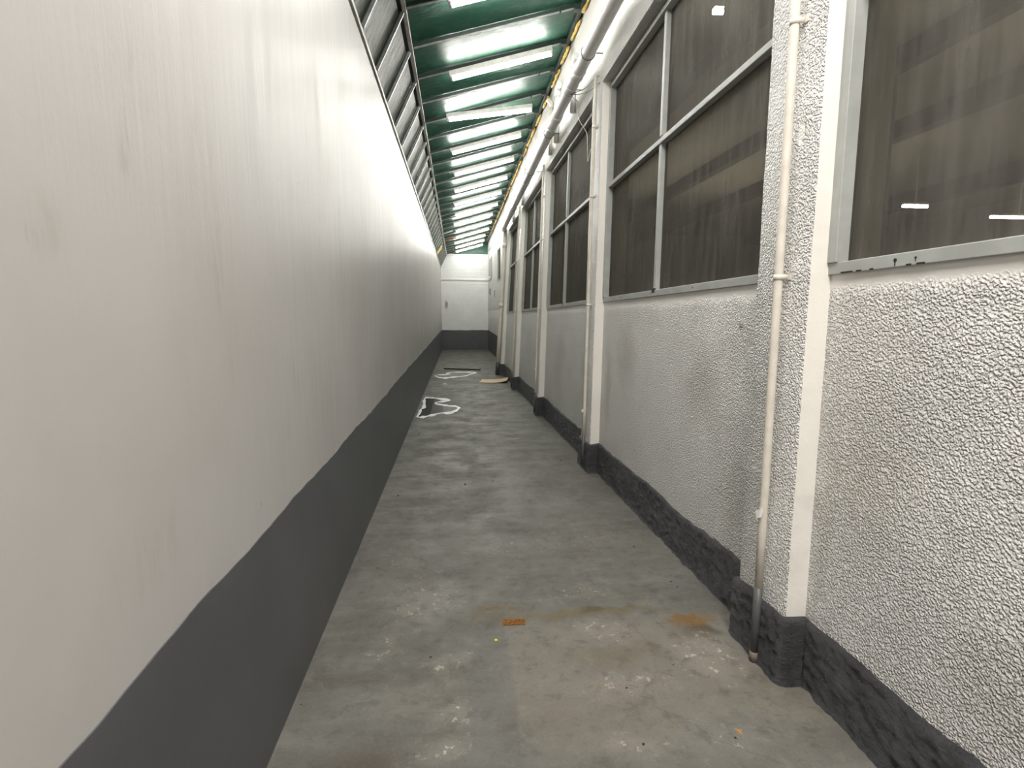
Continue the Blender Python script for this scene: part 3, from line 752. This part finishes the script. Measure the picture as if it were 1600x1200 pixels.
# thin conduits, one on each pilaster
CL = ['nearest thin cream conduit, on the pilaster left of the nearest window', 'thin conduit on the second pilaster, left of the large four-pane window',
      'thin conduit on the third pilaster from the camera', 'thin conduit on the fourth pilaster, near the cardboard sheet']
spec = [(2.165, .018, PF), (5.30, .017, PF), (8.34, .016, PF), (11.08, .016, PF)]
for i, (y_, r, d) in enumerate(spec):
    dd = PF + .034
    if i == 3: y_ = 11.32
    root = empty('wall_conduit', W(y_, 0, dd))
    split = .36
    mb = MB(); mb.tube([W(y_, split + (3.86 - split) * k / 12, dd) for k in range(13)], r, 14); mb.build('pipe', M['cream'], root)
    mb = MB(); ex = .002
    mb.tube([W(y_, split + .004, dd), W(y_, .22, dd + ex), W(y_, .05, dd + ex)], r + .0006, 14); mb.build('painted_foot', M['pipegrey'], root)['label'] = 'dark grey painted foot of the conduit'
    if i == 0:
        mb = MB(); mb.tube([W(y_, .05, dd + ex), W(y_, 0.0, dd + ex)], r + .002, 14); mb.build('bare_end', simple('brown_bare_pipe', (.16, .13, .11), .6), root)
    for z in ((2.76, 1.757) if i == 0 else (2.75, 1.70, 3.4)):
        mb = MB()
        ring = [W(y_ + math.cos(a) * (r + .002), z, dd + math.sin(a) * (r + .002)) for a in [math.pi * k / 10 for k in range(11)]]
        ring = [W(y_ + r + .002, z, PF)] + ring + [W(y_ - r - .002, z, PF)]
        lo = [q + Vector((0, 0, -.011)) for q in ring]; hi = [q + Vector((0, 0, .011)) for q in ring]
        mb.grid([lo, hi], 0, True)
        wbox(mb, y_ - r - .020, y_ - r, z - .011, z + .011, PF, PF + .004); wbox(mb, y_ + r, y_ + r + .020, z - .011, z + .011, PF, PF + .004)
        o = mb.build('pipe_clip', M['cream'], root)
        so = o.modifiers.new('thick', 'SOLIDIFY'); so.thickness = .002
    # loose saddle hanging askew lower down
    zc = .725 if i == 0 else (.62 if i == 1 else .75)
    q = W(y_, zc, dd + r)
    mb = MB()
    for dx in (0,):
        a = [(-.020, -.002), (.022, .016), (.020, -.020), (-.002, -.036)] if i == 0 else [(-.018, .012), (.018, .012), (.018, -.014), (-.018, -.014)]
        fr = [q + Vector((-.008 - .006 * (k > 1), -ay, az)) for k, (ay, az) in enumerate(a)]
        bk = [v + Vector((.012, 0, 0)) for v in fr]
        mb.hexa([fr[0], fr[1], fr[2], fr[3], bk[0], bk[1], bk[2], bk[3]])
    mb.build('loose_clip', M['pvc'], root)['label'] = 'loose white clip sitting askew on the conduit'
    tag(root, CL[i], 'conduit', 'conduits on the pilasters')

# short white risers with elbows between the drain pipe and the roof
for i, (y_, zt, r, mat, lab) in enumerate(((6.36, 4.50, .030, 'pvc', 'short white riser with elbow, nearest one above the drain pipe'),
                                           (7.34, 4.58, .033, 'pvc', 'fatter white riser with elbow, second above the drain pipe'),
                                           (7.85, 4.62, .024, 'cream', 'thin cream riser with a flared cream top beside the fat white riser'),
                                           (10.9, 4.50, .030, 'pvc', 'white riser with elbow farther along above the drain pipe'),
                                           (12.6, 4.50, .030, 'pvc', 'farthest white riser above the drain pipe'))):
    d = PF + r + .001
    zb = mpz(y_) - .10
    root = empty('riser_pipe', W(y_, zb, d))
    mb = MB()
    if mat == 'cream':
        mb.tube([W(y_, zb, d), W(y_, zt - .10, d)], r, 12)
        mb.build('pipe', M[mat], root)
        mb = MB(); mb.tube([W(y_, zt - .11, d), W(y_, zt - .07, d), W(y_ + .02, zt - .03, d + .03), W(y_ + .03, zt, d + .06)], [.026, .034, .030, .034], 12)
        mb.build('elbow', M[mat], root)
    else:
        mb.tube([W(y_, zb, d), W(y_, zt - r * 2.4, d)], r, 14); mb.build('pipe', M[mat], root)
        mb = MB(); c = W(y_, zt - r * 2.2, d); rb = r * 1.5
        cc = c + Vector((0, -rb, 0))
        pts = [c + Vector((0, 0, -.05)), c] + arc(cc, Vector((0, rb, 0)), Vector((0, 0, rb)))[1:] + [cc + Vector((0, -.05, rb))]
        mb.tube(pts, r * 1.16, 14); mb.build('elbow', M[mat], root)
    tag(root, lab, 'pipe', 'risers above the drain pipe')
# pipe crossing in front of the far wall
cpipe = empty('crossing_pipe', (-.72, 23.6, 3.12))
mb = MB(); mb.tube([(-.695, 23.6, 3.115), (-.3, 23.55, 3.112), (.6, 22.9, 3.06), (1.24, 22.5, 3.035)], .060, 14); mb.build('pipe', M['pvc'], cpipe)
mb = MB(); mb.tube([(1.20, 22.52, 3.035), (1.30, 22.47, 3.035), (1.345, 22.42, 3.06), (1.36, 22.40, 3.12), (1.36, 22.40, 3.18)], .070, 14); mb.build('elbow', M['pvc'], cpipe)
mb = MB(); mb.tube([(-.699, 23.6, 3.115), (-.64, 23.6, 3.115)], .075, 14); mb.build('collar', M['pvc'], cpipe)
tag(cpipe, 'white pipe crossing the corridor in front of the far wall', 'pipe')
# loose wires
def wire(name, pts, r, label, mat='wire', bulb=None):
    mb = MB(); P = [Vector(q) for q in pts]; sm = []
    for k in range(len(P) - 1):
        a, b, c_, d_ = P[max(k - 1, 0)], P[k], P[k + 1], P[min(k + 2, len(P) - 1)]
        for s_ in range(6):
            u = s_ / 6
            sm.append(.5 * ((2 * b) + (-a + c_) * u + (2 * a - 5 * b + 4 * c_ - d_) * u * u + (-a + 3 * b - 3 * c_ + d_) * u ** 3))
    sm.append(P[-1]); mb.tube(sm, r, 6)
    return tag(mb.build(name, M[mat]), label, 'wire', 'loose wires by the drain pipe')
q = MPW(5.95)
wire('tie_wire', [q + Vector((.0, .02, -.070)), W(5.75, 3.93, PF + .03), W(5.5, 3.90, PF + .02), W(5.28, 3.86, PF + .004)], .0035, 'upper thin grey wire from the drain pipe to the second pilaster')
wire('tie_wire', [q + Vector((.005, .03, -.070)), W(5.8, 3.90, PF + .03), W(5.5, 3.82, PF + .02), W(5.26, 3.79, PF + .004)], .0035, 'lower thin grey wire from the drain pipe to the second pilaster')
wire('hanging_wire', [q + Vector((.01, .05, -.070)), W(6.10, 3.92, PF + .02), W(6.12, 3.80, PF + .012), W(6.05, 3.70, PF + .004), W(6.02, 3.58, .03), W(5.98, 3.42, .025), W(5.96, 3.28, .022), W(5.92, 3.27, .024), W(5.86, 3.34, .022), W(5.82, 3.36, .014)], .004,
     'pale wire hanging in front of the third window with a hooked end', 'cream')
q = MPW(9.0)
wire('tie_wire', [q + Vector((.0, 0, -.070)), W(8.75, 3.86, PF + .03), W(8.42, 3.80, PF + .004)], .0035, 'thin grey wire from the drain pipe to the third pilaster')
# dark scratched hooks under the far windows
for i, (y_, z) in enumerate(((23.2, 2.72), (22.4, 2.66), (20.1, 2.5))):
    mb = MB(); mb.tube([(XE + .005, y_, z), (XE - .03, y_, z - .01), (XE - .035, y_, z - .16), (XE - .03, y_, z - .24)], .008, 6)
    tag(mb.build('wall_hook', M['black']), ('small dark hook under the far window, the one nearest the end wall', 'small dark hook under the far window, the middle one', 'small dark hook on the far right wall, nearest the thick downpipe')[i], 'hook', 'dark hooks on the far right wall')
# loose strip under the roof and yellow sheet on the rail
mb = MB(); a, b = Vector((-.42, 18.0, 4.22)), Vector((-.10, 18.0, 4.335)); mb.tube([a, b], .018, 8)
tag(mb.build('loose_strip', M['pvc']), 'pale loose strip sticking out near the roof fold far down the corridor', 'strip')
mb = MB()
A, B, C_, D = Vector((-.672, 19.95, 3.776)), Vector((-.672, 19.2, 3.776)), Vector((-.50, 19.5, 4.06)), Vector((-.52, 20.1, 4.0))
off = Vector((-.006, 0, .004))
mb.hexa([A, B, B + off, A + off, D, C_, C_ + off, D + off])
tag(mb.build('yellow_sheet', M['yellow']), 'small yellow sheet standing on the left wall rail far away', 'sheet')

# ------------------------------------------------------------------ things lying on the floor
def gpt(px, py):                                              # floor point measured from the photograph
    rt = Vector((math.cos(YAW), -math.sin(YAW), 0)); fd = Vector((math.sin(YAW) * math.cos(PITCH), math.cos(YAW) * math.cos(PITCH), -math.sin(PITCH)))
    up = rt.cross(fd); r = fd + rt * ((px - 800) / F_PX) - up * ((py - 600) / F_PX); s_ = -CAM_H / r.z
    return Vector((r.x * s_, r.y * s_, 0))
def closed_smooth(P, n=5):
    out = []; N = len(P)
    for k in range(N):
        a, b, c_, d_ = P[k - 1], P[k], P[(k + 1) % N], P[(k + 2) % N]
        for s_ in range(n):
            u = s_ / n
            out.append(.5 * ((2 * b) + (-a + c_) * u + (2 * a - 5 * b + 4 * c_ - d_) * u * u + (-a + 3 * b - 3 * c_ + d_) * u ** 3))
    return out
def puddle(pix, label, wx, wy):
    P = closed_smooth([gpt(*q) for q in pix])
    P = [Vector((max(q.x, XL + .012), q.y, 0)) for q in P]
    cen = sum(P, Vector()) / len(P)
    root = empty('puddle', (cen.x, cen.y, 0))
    mb = MB(); top = [q + Vector((0, 0, .004)) for q in P]
    mb.face(top); n = len(P)
    for k in range(n): mb.face([P[k], P[(k + 1) % n], top[(k + 1) % n], top[k]])
    o = mb.build('water', M['water'], root)
    area_ = sum(P[k].x * P[(k + 1) % n].y - P[(k + 1) % n].x * P[k].y for k in range(n))
    if area_ < 0: o.data.flip_normals()
    rm = MB(); A, B, C_ = [], [], []
    for k in range(n):
        tn = (P[(k + 1) % n] - P[k - 1]).normalized(); nv = Vector((tn.y, -tn.x, 0))
        ww = .35 + .9 * max(0, noise.noise(Vector((k * .35, cen.y, 0))) + .45)
        ofs = Vector((nv.x * wx, nv.y * wy, 0)) * ww
        A.append(P[k] - ofs + Vector((0, 0, .0045))); B.append(P[k] + Vector((0, 0, .010))); C_.append(P[k] + ofs + Vector((0, 0, .0015)))
    for L in (A, B, C_): L.append(L[0])
    clampx = lambda L: [Vector((max(q.x, XL + .008), q.y, q.z)) for q in L]
    rm.grid([clampx(A), clampx(B), clampx(C_)]); rm.build('pale_rim', M['rim_white'], root)['label'] = 'white rim of the puddle'  # white raised strip along the water outline
    tag(root, label, 'puddle', 'puddles on the corridor floor')
z5 = lambda u, v: (640 + u / 13.333, 600 + v / 13.333)
z6 = lambda u, v: (680 + u / 11.43, 560 + v / 11.43)
puddle([z5(*q) for q in ((170, 690), (215, 600), (240, 530), (300, 500), (310, 400), (310, 340), (345, 295), (480, 297), (660, 318), (840, 340), (700, 362), (560, 385), (550, 415), (680, 440), (820, 462), (960, 472), (1020, 505), (950, 560), (830, 600), (650, 608), (470, 650), (300, 685))],
       'nearer puddle by the left wall, with a white rim and pointed lobes', .034, .13)
puddle([z6(*q) for q in ((0, 312), (100, 345), (200, 350), (330, 335), (530, 315), (640, 280), (715, 257), (560, 248), (330, 250), (200, 265), (255, 285), (80, 297))],
       'farther dark puddle beyond, long and thin with a white rim', .034, .16)
# cardboard sheet
c4 = [gpt(747.8, 598.3), gpt(791.5, 599.0), gpt(795.0, 593.0), gpt(753.5, 593.3)]
mb = MB(); rt_, rb_ = [], []
for r_ in range(2):
    row = []
    for k in range(9):
        u = k / 8; a = c4[0].lerp(c4[1], u) if r_ == 0 else c4[3].lerp(c4[2], u)
        row.append(a + Vector((0, 0, .005 + .055 * max(0, u - .45) ** 2 / .3)))
    (rt_ if r_ == 0 else rb_).extend(row)
up = Vector((0, 0, .005))
mb.grid([[q + up for q in rt_], [q + up for q in rb_]], smooth=False)
mb.grid([rb_, rt_], smooth=False)
mb.grid([rt_, [q + up for q in rt_]], smooth=False); mb.grid([[q + up for q in rb_], rb_], smooth=False)
mb.face([rt_[0], rt_[0] + up, rb_[0] + up, rb_[0]]); mb.face([rt_[-1], rb_[-1], rb_[-1] + up, rt_[-1] + up])
tag(mb.build('cardboard_sheet', M['card']), 'flat tan cardboard sheet lying on the floor near the fourth pilaster', 'cardboard')
a, b = gpt(694.5, 576.6), gpt(750, 578.6); d = (b - a).normalized(); n_ = Vector((-d.y, d.x, 0))
mb = MB(); h_ = .035; wv = n_ * .045
mb.hexa([a - wv, b - wv, b + wv, a + wv] + [q + Vector((0, 0, h_)) for q in (a - wv, b - wv, b + wv, a + wv)])
tag(mb.build('timber_batten', M['wood']), 'dark wet timber batten lying across the floor behind the far puddle', 'batten')
# rusty plate let into the floor
a, b, c_, d = gpt(785.5, 969), gpt(820, 968), gpt(821, 976), gpt(786, 977.5)
mb = MB(); mb.hexa([d, c_, b, a] + [q + Vector((0, 0, .004)) for q in (d, c_, b, a)])
tag(mb.build('rusty_plate', M['rustplate']), 'small orange rusty metal plate in the floor joint', 'plate')
def chip(name, px, py, sx, sy, h, mat, label, cat, group=None, rz=0.0):
    q = gpt(px, py); mb = MB(); n = 7; ring = []
    rr = [R.uniform(.7, 1.15) for _ in range(n)]
    P = lambda s_, z: [q + Vector((math.cos(rz) * math.cos(2 * math.pi * k / n) * sx * rr[k] * s_ - math.sin(rz) * math.sin(2 * math.pi * k / n) * sy * rr[k] * s_,
                                   math.sin(rz) * math.cos(2 * math.pi * k / n) * sx * rr[k] * s_ + math.cos(rz) * math.sin(2 * math.pi * k / n) * sy * rr[k] * s_, z)) for k in range(n)]
    lo, mid, hi = P(.95, 0), P(1, h * .5), P(.6, h)
    for L in (lo, mid, hi): L.append(L[0])
    mb.grid([lo, mid, hi]); mb.face(hi[:-1])
    return tag(mb.build(name, M[mat]), label, cat, group)
chip('paper_scrap', 695, 600.5, .055, .07, .015, 'paper', 'white crumpled paper scrap on the floor between the two puddles', 'scrap')
chip('yellow_bit', 775, 1000.5, .0075, .0075, .006, 'yellowbit', 'tiny yellow plastic bit on the floor below the rusty plate', 'scrap')
chip('dry_leaf', 1154, 1143, .005, .020, .004, 'leaf', 'small orange dry leaf on the floor near the right plinth', 'leaf', None, .3)
grit = [(470, 1101, 'bottom left beside the left plinth'), (622, 775, 'close to the left plinth halfway down'), (727, 757, 'mid floor, left one of a pair'), (770, 752, 'mid floor, right one of a pair'),
        (590, 888, 'near the left plinth, level with the pale patch'), (655, 679, 'just in front of the near puddle'), (512, 969, 'at the left plinth, level with the rusty plate'), (876, 720, 'by the foot of the second conduit'),
        (990, 854, 'near the right plinth midway'), (1052, 1039, 'on the worn patch left of the nearest conduit'), (1005, 1163, 'at the bottom of the photo on the worn patch'), (673, 1027, 'on the grey floor left of the worn patch'),
        (1048, 909, 'near the right plinth, left one of a pair'), (1058, 917, 'near the right plinth, right one of a pair'), (979, 1075, 'in the middle of the worn patch'), (1149, 1153, 'beside the orange leaf')]
for px, py, wh in grit:
    s_ = R.uniform(.0035, .0065) * (1 if py > 800 else 1.7)
    chip('grit_stone', px, py, s_, s_ * R.uniform(.7, 1.3), s_ * .8, 'stone', 'dark bit of grit ' + wh, 'grit', 'dark grit on the floor', R.uniform(0, 3))
